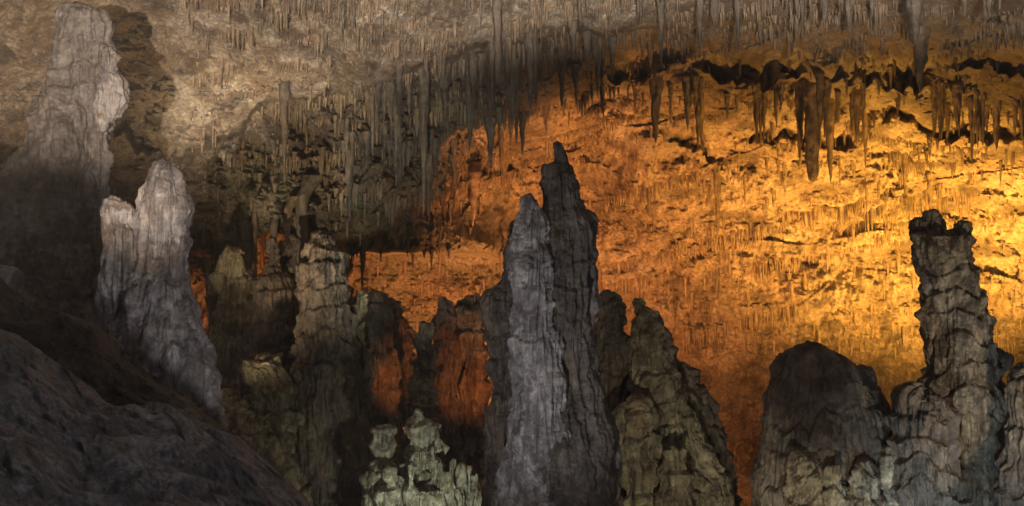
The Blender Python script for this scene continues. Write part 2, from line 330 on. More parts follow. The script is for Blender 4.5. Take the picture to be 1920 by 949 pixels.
# ------------------------------------------------------------------ foreground slopes
def slope(name, mat, cu, cv, Dc, Dn, u0, u1, vb=1500, amp=0.35, step=2.2, Dback=6, seed=0):
    uu = np.arange(u0, u1, step); crest = np.interp(uu, cu, cv)
    rows = np.concatenate([np.linspace(-1, 0, 50)[:-1], np.linspace(0, 1, 300) ** 1.15])
    Pu = np.tile(uu, (len(rows), 1)); T = np.repeat(rows[:, None], len(uu), 1); C_ = np.tile(crest, (len(rows), 1))
    D = np.where(T >= 0, Dc + (Dn - Dc) * T ** 0.8, Dc - T * Dback)
    vv = np.where(T >= 0, C_ + (vb - C_) * T ** 1.1, C_)
    x = (Pu - 960) * K * D; z = CAMZ + (474.5 - vv) * K * D
    z = np.where(T < 0, CAMZ + (474.5 - C_) * K * Dc - (T ** 2) * 7, z)
    x = np.where(T < 0, (Pu - 960) * K * Dc, x)
    x, y, z = x.ravel(), D.ravel(), z.ravel()
    a = amp * (fbm(x / 1.6 + seed, y / 1.6, z / 1.3, 4) * 1.1 + 0.45 * billow(x / 0.7, y / 0.7, z / 0.9 + seed, 4, 0.55))
    th = x * 0.9 + 0.5 * pn(x, y, z)
    fl = amp * 0.8 * (np.abs(pn(th / 0.55, y / 2.2, z / 2.2)) * 2) + amp * 0.3 * (np.abs(pn(th / 0.2, y / 0.9, z / 0.9)) * 2)
    g = 0.055 * billow(x / 0.22 + seed, y / 0.22, z / 0.22, 4, 0.6) + 0.05 * np.maximum(0, pn(x / 0.5, y / 0.5, z / 0.5 + seed)) * billow(x / 0.1, y / 0.1, z / 0.1, 2)
    z = z + a * 0.6 + g * 0.7; y = y - a - fl - g
    return tag(link(name, mesh_np(name, np.stack([x, y, z], 1), grid_faces(len(rows), len(uu)), mat)), kind='structure')
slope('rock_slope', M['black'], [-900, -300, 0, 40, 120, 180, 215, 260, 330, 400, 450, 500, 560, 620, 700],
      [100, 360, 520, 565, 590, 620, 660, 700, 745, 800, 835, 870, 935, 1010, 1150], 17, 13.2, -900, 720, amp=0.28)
slope('foreground_rock', M['slope'], [-900, -300, 0, 60, 110, 170, 250, 330, 420, 480, 530, 575, 620, 700],
      [380, 560, 635, 668, 705, 752, 765, 775, 818, 858, 900, 955, 1020, 1150], 12.5, 6.0, -900, 720, amp=0.40, seed=4)

# unseen rock added behind the camera, its crest shaped to cut the ceiling beam
def beam_blocker():
    P = [(-3500, 200, 26), (-400, 280, 26), (-100, 282, 26), (30, 270, 26), (110, 262, 26), (185, 278, 26), (192, 430, 20), (240, 440, 20), (300, 455, 20), (352, 445, 20), (356, 305, 36), (420, 245, 36), (500, 195, 36.5),
         (560, 187, 36.5), (640, 174, 37), (760, 132, 37), (900, 94, 37), (1050, 66, 38), (1160, 58, 39), (1300, 62, 40), (1450, 75, 40), (1700, 60, 38), (2100, 40, 36), (5000, 40, 36)]
    pts = []
    for (u, v, D) in P:
        q = pix(u, v, D); d = q - L1; t = 4.0 / d.y; pts.append(L1 + d * t)
    px_ = np.array([p.x for p in pts]); pz = np.array([p.z for p in pts])
    xs = np.linspace(-6, 6, 1600); zs = np.interp(xs, px_, pz)
    zs += 0.012 * fbm(xs / 0.09, 0 * xs, 0 * xs, 4)
    t = np.linspace(-1, 1, 41); T, XX = np.meshgrid(t, xs, indexing='ij'); ZZ = np.tile(zs, (41, 1))
    y = L1.y + 4.0 + T * 2.4 * (0.12 + np.abs(T) * 0.88); z = ZZ - (np.abs(T) ** 1.3) * (ZZ + 1.0)
    x, y, z = XX.ravel(), y.ravel(), z.ravel(); tt = np.abs(T.ravel())
    n = billow(x / 1.1, y / 1.1, z / 1.1, 4) * 0.5 * sm(0, 0.5, tt)
    y = y + n; z = z - 0.3 * np.abs(n)
    tag(link('beam_blocker_rock', mesh_np('beam_blocker_rock', np.stack([x, y, z], 1), grid_faces(41, 1600), M['slope'])), kind='structure')
beam_blocker()

# ------------------------------------------------------------------ stalagmites
def lobe_tube(pts, D, off, flat=1.0, seg=48):
    """closed tube through rows (v, left u, right u); the base goes down to the floor when the rows reach the frame's foot"""
    pts = sorted(pts)
    v = np.array([p[0] for p in pts], float); l = np.array([p[1] for p in pts], float); r = np.array([p[2] for p in pts], float)
    if v[-1] >= 900:
        v0 = 474.5 + (CAMZ + 0.3) / (D * K)
        if v0 > v[-1] + 5:
            g = (v0 - v[-1]) * 0.10
            v = np.append(v, v0); l = np.append(l, l[-1] - g); r = np.append(r, r[-1] + g)
    vv = np.arange(v[0], v[-1], 5.0); vv = np.append(vv, v[-1])
    ll = np.interp(vv, v, l); rr = np.interp(vv, v, r)
    k = np.array([0.25, 0.5, 0.25])
    for _ in range(1):
        ll[1:-1] = np.convolve(ll, k, 'valid'); rr[1:-1] = np.convolve(rr, k, 'valid')
    hw = (rr - ll) / 2; cx = (ll + rr) / 2
    capn = [(0.96, 0.35), (0.75, 0.75)]
    V = []; n = 0
    a = np.linspace(0, 2 * math.pi, seg, endpoint=False)
    rows = []
    h0 = hw[0] * 0.7
    rows.append((vv[0] - h0 * 0.0, cx[0], hw[0] * 0.45))
    for q in range(len(vv)): rows.append((vv[q] + (h0 * 0.45 if q == 0 else 0) if q == 0 else vv[q], cx[q], hw[q] * (0.9 if q == 0 else 1)))
    rows.append((vv[-1] + 2, cx[-1], hw[-1] * 0.4))
    for (v_, c_, h_) in rows:
        p = pix(c_, v_, D); r_ = h_ * K * D
        V.append(np.stack([p.x + r_ * np.cos(a), p.y + off + r_ * flat * np.sin(a), np.full(seg, p.z)], 1))
    V = np.concatenate(V); nr = len(rows)
    F = [list(map(int, f)) for f in grid_faces(nr, seg, wrap=True)]
    F.append(list(range(seg))[::-1][::-1]); F.append([int((nr - 1) * seg + i) for i in range(seg)][::-1])
    return V, F
_dg = None
def fuse(lobes, D, vox, base, mat, amp=1.0, seed=0.0, terr=1.0, flute=1.0, period=0.55, fold=1.0):
    VV = []; FF = []; n = 0
    for L_ in lobes:
        pts = L_[0]; off = L_[1] if len(L_) > 1 else 0; flat = L_[2] if len(L_) > 2 else 0.9
        V, F = lobe_tube(pts, D, off, flat); VV.append(V); FF += [[i + n for i in f] for f in F]; n += len(V)
    me0 = bpy.data.meshes.new('tmp'); me0.from_pydata(np.concatenate(VV).tolist(), [], FF); me0.update()
    import bmesh
    bm = bmesh.new(); bm.from_mesh(me0); bmesh.ops.recalc_face_normals(bm, faces=bm.faces); bm.to_mesh(me0); bm.free()
    o = bpy.data.objects.new('tmp', me0); COL.objects.link(o)
    rm = o.modifiers.new('r', 'REMESH'); rm.mode = 'VOXEL'; rm.voxel_size = vox
    s_ = o.modifiers.new('s', 'SMOOTH'); s_.iterations = 2; s_.factor = 0.5
    bpy.context.view_layer.update()
    dg = bpy.context.evaluated_depsgraph_get(); ev = o.evaluated_get(dg)
    me = bpy.data.meshes.new_from_object(ev)
    bpy.data.objects.remove(o); bpy.data.meshes.remove(me0)
    nv = len(me.vertices); co = np.empty(nv * 3, np.float32); me.vertices.foreach_get('co', co); co = co.reshape(-1, 3).astype(float)
    no = np.empty(nv * 3, np.float32); me.vertices.foreach_get('normal', no); no = no.reshape(-1, 3).astype(float)
    x, y, z = co.T
    k = D / 25.0
    X, Y_, Z_ = x / k + seed * 13.7, y / k, z / k
    d = 0.30 * fbm(X / 0.9, Y_ / 0.9, Z_ / 1.2, 3) + 0.06 * billow(X / 0.5, Y_ / 0.5, Z_ / 0.5, 3, 0.5)
    t = (Z_ + 0.75 * fbm(X / 1.0, Y_ / 1.0, Z_ / 1.6, 3)) / period
    tw = 0.25 + 0.75 * sm(-0.25, 0.3, pn(X / 1.3 + 3, Y_ / 1.3, Z_ / 1.1))
    saw = t - np.floor(t)
    lay = np.floor(t)
    wgt = 0.35 + 0.65 * h01(lay, 0, 3)
    d += terr * tw * 0.17 * (np.minimum((1 - saw) * 5, 1) * (0.25 + 0.75 * saw) - 0.5) * wgt
    rad = np.arctan2(y - y.mean(), x - x.mean()); sz = max(0.5, float(np.hypot(x - x.mean(), y - y.mean()).mean()) / k)
    wf = 0.15; ac = rad * sz / wf + 0.5 * pn(X, Y_, Z_) + 7.3 * lay; ci = np.floor(ac); cf = (ac - ci - 0.5) * wf
    rr = wf * 0.62 * np.sqrt(np.clip((saw - 0.75 * h01(ci, lay, 5)) * 1.6, 0, 1))
    d += flute * 1.1 * np.sqrt(np.maximum(0, rr * rr - cf * cf)) * np.minimum(1, (1 - saw) * 6) * (1 - np.abs(no[:, 2]) * 0.8)
    hz = 1 - np.abs(no[:, 2]) * 0.8
    # flutes and little drapes running down each tier
    d += flute * hz * 0.075 * (billow(X / 0.17, Y_ / 0.17, Z_ / 1.3, 2, 0.6))
    rad = np.arctan2(y - y.mean(), x - x.mean())
    d += 0.17 * hz * (0.3 - np.abs(pn(np.cos(rad) * 2.6 + seed, np.sin(rad) * 2.6, Z_ / 1.5)) * 2) * fold
    ang = np.arctan2(y - y.mean(), x - x.mean()) * 1.2
    d += flute * hz * 0.55 * icicle(ang + 0.1 * pn(X, Y_, Z_), z / k, 0.13, 0.7, 2 + seed)
    d += 0.035 * billow(X / 0.14, Y_ / 0.14, Z_ / 0.12, 2)
    co = co + no * (d * amp * k)[:, None]
    co -= np.array(base)
    me.vertices.foreach_set('co', co.astype(np.float32).ravel())
    me.polygons.foreach_set('use_smooth', np.full(len(me.polygons), True))
    me.materials.clear(); me.materials.append(mat); me.update()
    return me
_seed = [0]
def stalagmite(label, D, parts, mat, px=1.6, name='stalagmite', cat='stalagmite', group=None, amp=1.0, terr=1.0, flute=1.0, period=0.55):
    """parts: list of (part name, [lobes], material or None)"""
    allp = [p for q in parts for L_ in q[1] for p in L_[0]]
    cx = (min(p[1] for p in allp) + max(p[2] for p in allp)) / 2
    b = pix(cx, 474.5, D); base = (b.x, b.y, 0.0)
    _seed[0] += 1
    vox = px * K * D * 1.1
    if len(parts) == 1:
        o = link(name, fuse(parts[0][1], D, vox, base, mat, amp, _seed[0], terr, flute, period)); o.location = base
        tag(o, label, cat, group); return o
    r = link(name, None); r.location = base; tag(r, label, cat, group)
    for k, q in enumerate(parts):
        m2 = (q[2] if len(q) > 2 and q[2] else mat)
        link(q[0], fuse(q[1], D, vox, base, m2, amp * (q[3] if len(q) > 3 else 1), _seed[0] + 0.31 * k, terr, flute, period), r)
    return r

stalagmite('towering violet-grey stalagmite at the left edge, its foot swelling into a dark dome', 26, [
  ('trunk', [([(8, 130, 165), (22, 115, 180), (70, 106, 184), (110, 99, 188), (150, 92, 190), (200, 72, 192), (260, 42, 194), (300, 16, 194), (350, 0, 192), (450, -15, 188), (560, -30, 185), (950, -60, 200)],)]),
  ('rib', [([(26, 184, 196), (60, 180, 207), (150, 182, 204), (260, 184, 200), (400, 178, 198), (560, 160, 190), (700, 150, 190)], -0.1, 1.0)]),
  ('flowstone_knob', [([(86, 198, 212), (110, 190, 232), (135, 190, 222), (155, 188, 238), (190, 190, 240), (212, 190, 226), (250, 190, 203)], -0.25, 0.9)], M['grey']),
], M['purple'], amp=0.8, terr=0.25, flute=0.7)

stalagmite('pale grey blunt stalagmite with white crust, rising from the dark slope on the left', 20, [
  ('trunk', [([(297, 304, 316), (320, 287, 338), (350, 264, 350), (400, 252, 351), (450, 244, 346), (500, 232, 350), (560, 205, 354), (600, 190, 364), (650, 200, 386), (700, 215, 397), (760, 235, 400), (950, 240, 410)],)]),
  ('side_spur', [([(370, 206, 240), (392, 200, 262), (450, 198, 268), (520, 190, 270), (600, 180, 262), (700, 180, 262)], -0.15)]),
], M['grey'], amp=0.75, terr=0.35, flute=0.6, period=0.8)

stalagmite('rounded pale boulder lying on the slope at the left edge', 17.2, [
  ('boulder', [([(500, -20, 20), (515, -35, 36), (540, -40, 40), (570, -30, 32)],)])], M['grey'], name='boulder', cat='boulder', amp=0.4)

# cluster of columns in the middle distance
stalagmite('layered organ-pipe column just right of the pale grey stalagmite', 38, [
  ('column', [([(474, 424, 440), (500, 412, 452), (560, 408, 463), (640, 405, 468), (700, 402, 475), (1060, 395, 485)],)])], M['olive'], terr=1.3, flute=1.5, name='column', cat='column', px=1.4, amp=0.8)
stalagmite('dark bottle-shaped stalagmite with a thin neck in front of the small orange opening', 37, [
  ('trunk', [([(512, 494, 526), (520, 480, 540), (545, 474, 553), (600, 470, 562), (700, 462, 575), (1060, 455, 595)],)]),
  ('neck', [([(440, 505, 517), (480, 501, 521), (515, 494, 528), (540, 490, 530)],)])], M['dark'], px=1.4, terr=1.4, amp=0.8)
stalagmite('broad dark brown stalagmite with a knobby top, left of the orange hollow', 34, [
  ('trunk', [([(488, 568, 640), (520, 560, 654), (600, 562, 660), (700, 556, 668), (800, 542, 680), (950, 520, 692), (1060, 510, 700)],)]),
  ('knobby_top', [([(434, 592, 610), (450, 582, 620), (475, 578, 628), (510, 575, 640), (540, 575, 640)],)])], M['dark'], px=1.4, amp=0.6, terr=0.25, flute=1.8)
stalagmite('slender grey stalagmite meeting a stalactite tip at the left rim of the orange hollow', 34.8, [
  ('trunk', [([(546, 674, 682), (575, 664, 688), (650, 660, 692), (800, 655, 690), (1060, 645, 700)],)])], M['olive'], px=1.4, amp=0.7)
stalagmite('squat black-topped stalagmite behind the slender grey one', 37, [
  ('trunk', [([(549, 697, 712), (560, 691, 722), (600, 688, 733), (700, 690, 740), (1060, 680, 750)],)])], M['dark'], px=1.4, amp=0.7)
stalagmite('orange-lit twin-topped column in the row under the orange hollow', 38.5, [
  ('trunk', [([(566, 724, 738), (580, 722, 750), (640, 724, 772), (760, 722, 776), (1060, 715, 785)],)]),
  ('side_spire', [([(592, 750, 768), (620, 742, 779), (760, 742, 780), (1060, 735, 790)], -0.3)])], M['brown'], px=1.4, flute=1.5, amp=0.8)
stalagmite('narrow beaded grey stalagmite with a flat top, middle of the row under the orange hollow', 35, [
  ('trunk', [([(600, 787, 807), (615, 783, 811), (660, 782, 811), (760, 777, 814), (900, 772, 820), (1060, 765, 825)],)])], M['olive'], px=1.3, terr=1.7, period=0.4, amp=0.7)
stalagmite('dark stalagmite with two needle tips, right of the beaded grey one', 36, [
  ('trunk', [([(590, 824, 846), (640, 816, 848), (800, 812, 855), (1060, 806, 862)],)]),
  ('needle_tip', [([(556, 827, 833), (580, 823, 838), (640, 818, 842), (680, 818, 842)],)]),
  ('needle_tip', [([(564, 838, 844), (590, 835, 849), (640, 832, 850), (680, 832, 850)],)])], M['dark'], px=1.3, amp=0.6)
stalagmite('wide terraced brown column with three blunt tips, left of the central stalagmite', 36.5, [
  ('trunk', [([(574, 856, 902), (600, 850, 906), (640, 850, 910), (655, 852, 918), (700, 852, 914), (760, 850, 912), (850, 850, 915), (1060, 840, 935)],)]),
  ('blunt_tip', [([(560, 855, 870), (590, 852, 875), (640, 852, 880)],)]),
  ('blunt_tip', [([(556, 877, 886), (590, 872, 890), (640, 870, 892)],)]),
  ('blunt_tip', [([(550, 890, 897), (575, 886, 903), (640, 884, 905)],)])], M['brown'], px=1.4, flute=1.4, amp=0.75, terr=1.3)
stalagmite('green-tinged flowstone mound of ragged ledges at the foot of the organ-pipe column', 33, [
  ('mound', [([(742, 402, 438), (760, 396, 462), (800, 392, 500), (850, 390, 540), (949, 390, 585), (1060, 380, 600)],), ([(668, 478, 500), (700, 470, 530), (760, 465, 545), (950, 460, 560)], 0.3)])], M['olive'], name='flowstone_mound', cat='flowstone', terr=1.8, flute=1.3, px=1.3, amp=0.9)
stalagmite('fused mass of dim fluted columns filling the gaps behind the broad dark stalagmite', 39.6, [
  ('mass', [([(590, 476, 556), (640, 446, 600), (720, 430, 640), (1060, 400, 680)],), ([(560, 620, 690), (620, 600, 700), (760, 590, 715), (1060, 580, 730)], 0.2)])], M['dark'], name='fused_columns', cat='column', terr=1.4, flute=1.6, px=1.4, amp=0.9)
stalagmite('low dark fused columns behind the beaded grey stalagmite, orange-lit from behind', 39.8, [
  ('mass', [([(700, 770, 850), (740, 700, 880), (800, 690, 905), (1060, 680, 935)],), ([(640, 700, 715), (690, 690, 735), (800, 688, 745), (1060, 680, 750)], -0.3)])], M['brown'], name='fused_columns', cat='column', terr=1.3, flute=1.6, px=1.4, amp=0.9)
for (u, w, top, D_, lab) in [
 (398, 13, 520, 39.0, 'thin fluted brown column squeezed between the pale stalagmite and the organ-pipe column'),
 (532, 13, 455, 37.8, 'tall brown column between the bottle-shaped stalagmite and the broad dark one'),
 (556, 15, 440, 37.4, 'thick fluted column touching the left side of the broad dark stalagmite'),
 (642, 13, 470, 36.8, 'tall dark column touching the right side of the broad dark stalagmite')]:
    stalagmite(lab, D_, [('column', [([(top, u - w * .3, u + w * .3), (top + 40, u - w * .42, u + w * .42), (top + 150, u - w * .5, u + w * .5), (700, u - w * .8, u + w * .8), (1060, u - w, u + w)],)])],
               M['dark' if u > 500 else 'brown'], name='column', cat='column', group='slender columns left of the orange hollow', px=1.2, amp=0.6, terr=0.5, flute=1.8)
fl_lobes = [([(905, 700, 895), (925, 690, 905), (1060, 680, 915)], 0.5)]
for (cx, top, w) in [(698, 880, 15), (709, 862, 14), (722, 846, 18), (737, 870, 16), (748, 884, 15), (762, 848, 15), (775, 862, 14), (787, 876, 18), (800, 842, 15), (812, 830, 14), (826, 860, 17), (838, 874, 14), (850, 850, 17), (864, 862, 15), (877, 872, 18), (893, 886, 16)]:
    fl_lobes.append(([(top, cx - w * .28, cx + w * .28), (top + 9, cx - w * .55, cx + w * .55), (top + 40, cx - w * .5, cx + w * .5), (1060, cx - w * .8, cx + w * .8)], float(rng.uniform(-0.7, 0.4))))
stalagmite('pale wet fluted flowstone cascade at the bottom, left of the central stalagmite', 31, [
  ('cascade', fl_lobes),
  ('drapery', [([(800, 700, 738), (815, 699, 737), (870, 712, 727), (895, 714, 724)], 0.1, 0.5), ([(770, 776, 792), (800, 774, 796), (860, 772, 800), (950, 772, 802)], 0.2), ([(795, 800, 822), (830, 800, 826), (900, 800, 826)], 0.2)])],
  M['pale'], name='flowstone_cascade', cat='flowstone', flute=3.2, px=1.0, terr=0.5, period=0.5, amp=0.4)

stalagmite('large grey double-spired stalagmite standing alone in the centre', 22, [
  ('main_spire', [([(322, 1022, 1076), (345, 1018, 1081), (370, 1019, 1084), (400, 1014, 1100), (440, 1008, 1110), (520, 1000, 1110), (600, 992, 1112), (640, 988, 1104), (700, 985, 1108), (760, 968, 1128), (850, 950, 1148), (949, 930, 1160), (1060, 915, 1175)],)], M['umber']),
  ('spire_tip', [([(262, 1036, 1051), (270, 1034, 1057), (288, 1037, 1064), (305, 1040, 1068), (330, 1040, 1070)],), ([(302, 1021, 1068), (312, 1018, 1074), (340, 1018, 1080), (380, 1020, 1082)], 0.05)], M['umber'], 0.35),
  ('side_spire', [([(362, 990, 1005), (374, 982, 1016), (392, 979, 1023), (420, 968, 1026), (500, 954, 1030), (600, 955, 1048), (700, 960, 1060), (850, 945, 1075), (1060, 930, 1090)], -0.35, 0.8)], M['ash']),
  ('dark_flank', [([(416, 966, 984), (440, 952, 1000), (520, 937, 1000), (536, 926, 990), (552, 902, 985), (592, 902, 985), (612, 918, 985), (640, 926, 985), (690, 918, 980), (740, 928, 985), (800, 917, 990), (950, 904, 1000), (1060, 895, 1010)], 0.35, 0.9)], M['dark']),
  ('rib', [([(396, 1092, 1109), (430, 1096, 1112), (500, 1100, 1117), (580, 1095, 1122), (612, 1078, 1112), (670, 1080, 1112), (740, 1098, 1138), (850, 1110, 1156), (950, 1115, 1163), (1060, 1115, 1175)], 0.0, 0.9)]),
], M['grey'], px=1.3, amp=0.8, terr=0.7, flute=0.55, period=0.7)

stalagmite('olive-brown stalagmite mass with two rounded heads, right behind the central stalagmite', 27, [
  ('left_head', [([(543, 1124, 1150), (556, 1118, 1166), (600, 1115, 1172), (700, 1108, 1182), (800, 1120, 1200), (949, 1150, 1240), (1060, 1150, 1250)],)], M['dark']),
  ('right_head', [([(549, 1188, 1210), (562, 1182, 1222), (585, 1180, 1234), (620, 1180, 1244), (640, 1180, 1248), (700, 1185, 1256), (760, 1190, 1288), (850, 1190, 1335), (949, 1180, 1366), (1060, 1170, 1380)], -0.3)]),
  ('shoulder', [([(655, 1242, 1262), (690, 1245, 1298), (760, 1250, 1334), (850, 1260, 1361), (949, 1270, 1368), (1060, 1270, 1380)], 0.4)], M['dark']),
  ('flowstone_apron', [([(740, 1165, 1200), (765, 1155, 1225), (830, 1155, 1232), (900, 1165, 1225), (1060, 1160, 1240)], -0.9, 0.6), ([(820, 1230, 1262), (880, 1225, 1270), (1060, 1220, 1280)], -1.3, 0.7)], M['olive']),
], M['olive'], amp=0.85, terr=0.55, flute=1.2, px=1.3)

stalagmite('massive dark dome-shaped stalagmite on the right with a lumpy pale foot', 24, [
  ('dome', [([(640, 1508, 1528), (648, 1494, 1546), (660, 1480, 1572), (676, 1470, 1596), (694, 1462, 1618), (712, 1457, 1636), (740, 1448, 1652), (780, 1434, 1668), (850, 1424, 1684), (949, 1418, 1692), (1060, 1410, 1700)],), ([(656, 1466, 1492), (680, 1452, 1500), (760, 1436, 1520), (1060, 1420, 1540)], 0.1), ([(682, 1596, 1632), (700, 1590, 1648), (760, 1580, 1664), (1060, 1570, 1690)], 0.1)], M['umber'], 0.65),
  ('pale_foot', [([(828, 1476, 1500), (850, 1464, 1530), (880, 1452, 1552), (1060, 1440, 1562)], -0.95, 0.9), ([(845, 1515, 1535), (870, 1508, 1550), (1060, 1500, 1560)], -1.3, 0.8), ([(838, 1576, 1598), (862, 1564, 1612), (1060, 1555, 1628)], -1.15, 0.9), ([(822, 1636, 1660), (860, 1630, 1670), (1060, 1625, 1685)], -0.9, 0.6)], M['foot']),
], M['dark'], amp=0.8, terr=0.9, px=1.4)

stalagmite('tall banded tower stalagmite with a jagged crown, against the bright amber wall', 25, [
  ('trunk', [([(432, 1716, 1812), (450, 1718, 1817), (500, 1716, 1824), (540, 1729, 1838), (560, 1733, 1850), (600, 1738, 1852), (650, 1742, 1856), (700, 1740, 1866), (760, 1745, 1880), (850, 1770, 1888), (949, 1785, 1895), (1060, 1780, 1900)],)]),
  ('crown_knob', [([(394, 1738, 1753), (408, 1733, 1758), (430, 1728, 1762), (460, 1730, 1760)],)]),
  ('crown_knob', [([(416, 1794, 1815), (430, 1791, 1817), (460, 1790, 1815)],)]),
  ('crown_knob', [([(414, 1715, 1732), (440, 1713, 1737), (460, 1718, 1735)],)]),
  ('side_knob', [([(657, 1868, 1882), (668, 1862, 1887), (740, 1860, 1886), (850, 1858, 1888), (900, 1850, 1890)], 0.1)]),
], M['tower'], px=1.2, amp=0.7, terr=1.0, flute=1.3, period=0.5)
stalagmite('low rugged stalagmite leaning on the left foot of the tall banded tower', 23, [
  ('trunk', [([(714, 1703, 1720), (728, 1692, 1735), (745, 1684, 1770), (765, 1678, 1785), (800, 1676, 1790), (949, 1690, 1800), (1060, 1680, 1810)],)]),
  ('side_spire', [([(712, 1738, 1752), (730, 1732, 1765), (780, 1730, 1780), (950, 1730, 1790)], 0.3)])], M['dark'], px=1.4, amp=0.7, flute=1.4)
stalagmite('dark stalagmite cut off by the right edge of the view', 23.5, [
  ('trunk', [([(690, 1908, 1928), (712, 1893, 1955), (780, 1886, 1975), (949, 1880, 2000), (1060, 1870, 2010)],)])], M['dark'], px=1.5, amp=0.7)

# ------------------------------------------------------------------ stalactites
def drip_mesh(name, mat, seed, blunt=0.0, wob=0.25):
    nr, ns = 44, 18; s = np.linspace(-0.22, 1, nr); a = np.linspace(0, 2 * np.pi, ns, endpoint=False)
    sp = np.clip(s, 0, 1)
    r = 0.5 * ((1 - sp) ** (0.6 if blunt < 0.5 else 0.28)) * (1 - 0.3 * sp) + 0.02
    r = r * (1 + 0.7 * np.exp(-np.maximum(s + 0.22, 0) * 9))
    Sg, A = np.meshgrid(s, a, indexing='ij'); Rg = np.tile(r[:, None], (1, ns))
    n = fbm(np.cos(A) * 1.1 + seed * 5, np.sin(A) * 1.1, Sg * 5, 4, 0.6)
    fl = np.abs(pn(np.cos(A) * 2.5 + seed, np.sin(A) * 2.5, Sg * 1.5))
    step = 0.25 * pn(0 * Sg + seed * 3.3, 0 * Sg, Sg * 6)
    Rg = Rg * (1 + 0.6 * n + 0.7 * fl + step)
    cx = wob * pn(Sg * 2 + seed, 0 * Sg, 0 * Sg); cyy = 1.6 * np.clip(-Sg, 0, 1) / 0.22
    x = Rg * np.cos(A) + cx; y = Rg * np.sin(A) + cyy; z = -Sg
    V = np.stack([x.ravel(), y.ravel(), z.ravel()], 1)
    return mesh_np(name, V, grid_faces(nr, ns, wrap=True), mat)
PROTO = {k: [drip_mesh('stalactite', M[k], 1 + i + (7 if k == 'drip' else 0)) for i in range(6)] for k in ('drip', 'tandrip')}
BLUNT = {k: [drip_mesh('stalactite', M[k], 31 + i, 1.0) for i in range(2)] for k in ('drip', 'tandrip')}
def place(u, v, v2, w, kind, label, group, D=None, blunt=False):
    if D is None:
        X, Y, Z, _ = wall_point(np.array([u, u - w * .3, u + w * .3]), np.array([v, v, v])); D = float(Y.min()) - 0.10
    p = pix(u, v, D); L_ = (v2 - v) * K * D; r = w * K * D
    src = (BLUNT if blunt else PROTO)[kind]
    o = link('stalactite', src[int(rng.integers(len(src)))])
    o.location = (p.x, p.y, p.z + L_ * 0.06); o.scale = (r * (1 if rng.uniform() < 0.5 else -1), r, L_ * 1.06)
    o.rotation_euler = (float(rng.normal(0, 0.012)), float(rng.normal(0, 0.012)), float(rng.normal(0, 0.25)))
    tag(o, label, 'stalactite', group); return o
BIG = 'large stalactites'
for (u, v, v2, w, k, bl, lab) in [
 (933, -30, 158, 19, 'drip', True, 'long post-like stalactite hanging from the top edge, above the central stalagmite'),
 (1312, -30, 106, 17, 'drip', False, 'straight pale grey stalactite hanging from the top edge over the dark band right of centre'),
 (1340, -30, 60, 22, 'drip', False, 'short thick grey stalactite just right of the straight pale one at the top edge'),
 (1382, -20, 100, 13, 'drip', False, 'thin grey stalactite with a pale streak at the top edge right of centre'),
 (1525, 165, 342, 36, 'tandrip', True, 'thickest blunt-ended stalactite, hanging low over the amber wall'),
 (1500, 160, 300, 18, 'tandrip', False, 'dark stalactite clinging to the left side of the thickest blunt one'),
 (1556, 190, 320, 18, 'tandrip', False, 'ribbed stalactite right of the thickest blunt one'),
 (1230, 130, 268, 26, 'drip', False, 'heavy dark stalactite above and right of the central stalagmite'),
 (1745, 330, 402, 14, 'tandrip', False, 'small dark stalactite pointing at the crown of the tower stalagmite'),
 (1725, 60, 175, 30, 'tandrip', False, 'broad slanting stalactite hanging under the dark hollow at the upper right'),
 (1545, -30, 55, 20, 'drip', False, 'grey stalactite at the top edge right of a thin one, above the blunt giant'),
 (1590, -30, 70, 16, 'drip', False, 'tapering bluish-grey stalactite at the top edge, upper right'),
 (1715, -40, 80, 42, 'drip', False, 'widest brown-grey stalactite at the top edge, upper right'),
 (1345, 330, 450, 13, 'tandrip', False, 'slim dark stalactite low on the amber wall, right of the central stalagmite'),
 (1240, 0, 130, 14, 'drip', False, 'dark narrow stalactite hanging above the heavy dark one'),
 (960, 120, 232, 28, 'drip', False, 'dark blunt stalactite in the grey cluster beside the long post-like one'),
 (1005, 100, 175, 22, 'drip', False, 'grey stalactite right of the post-like one, under the bright ledge'),
 (745, 170, 285, 22, 'drip', False, 'thick grey stalactite in the left part of the grey hanging cluster'),
 (795, 150, 400, 20, 'drip', False, 'longest grey stalactite of the hanging cluster, reaching down to the green ledge'),
 (850, 270, 390, 12, 'tandrip', False, 'orange-lit slender stalactite above the green ledge'),
 (803, 290, 405, 15, 'tandrip', False, 'orange-lit ribbed stalactite beside the longest grey one'),
 (655, 280, 415, 18, 'drip', False, 'dark pointed stalactite at the left end of the grey cluster'),
 (888, 330, 425, 22, 'tandrip', False, 'brown fringed stalactite over the green ledge, left of the central stalagmite'),
 (568, 380, 560, 22, 'drip', False, 'long flat dark stalactite above the broad dark stalagmite'),
 (540, 400, 510, 14, 'tandrip', False, 'short brown stalactite between the thin neck and the broad dark stalagmite'),
 (463, 435, 610, 24, 'drip', False, 'long greenish stalactite in front of the organ-pipe column'),
 (478, 430, 700, 7, 'tandrip', False, 'very thin long pale stalactite beside the long greenish one'),
 (680, 468, 548, 9, 'drip', False, 'thin stalactite whose tip meets the slender grey stalagmite'),
 (945, 440, 520, 9, 'drip', False, 'small stalactite at the right end of the green ledge'),
 (533, 170, 340, 16, 'drip', False, 'dim grey stalactite under the small triangular knob of the upper ledge'),
]:
    place(u, v, v2, w, k, lab, BIG, blunt=bl)

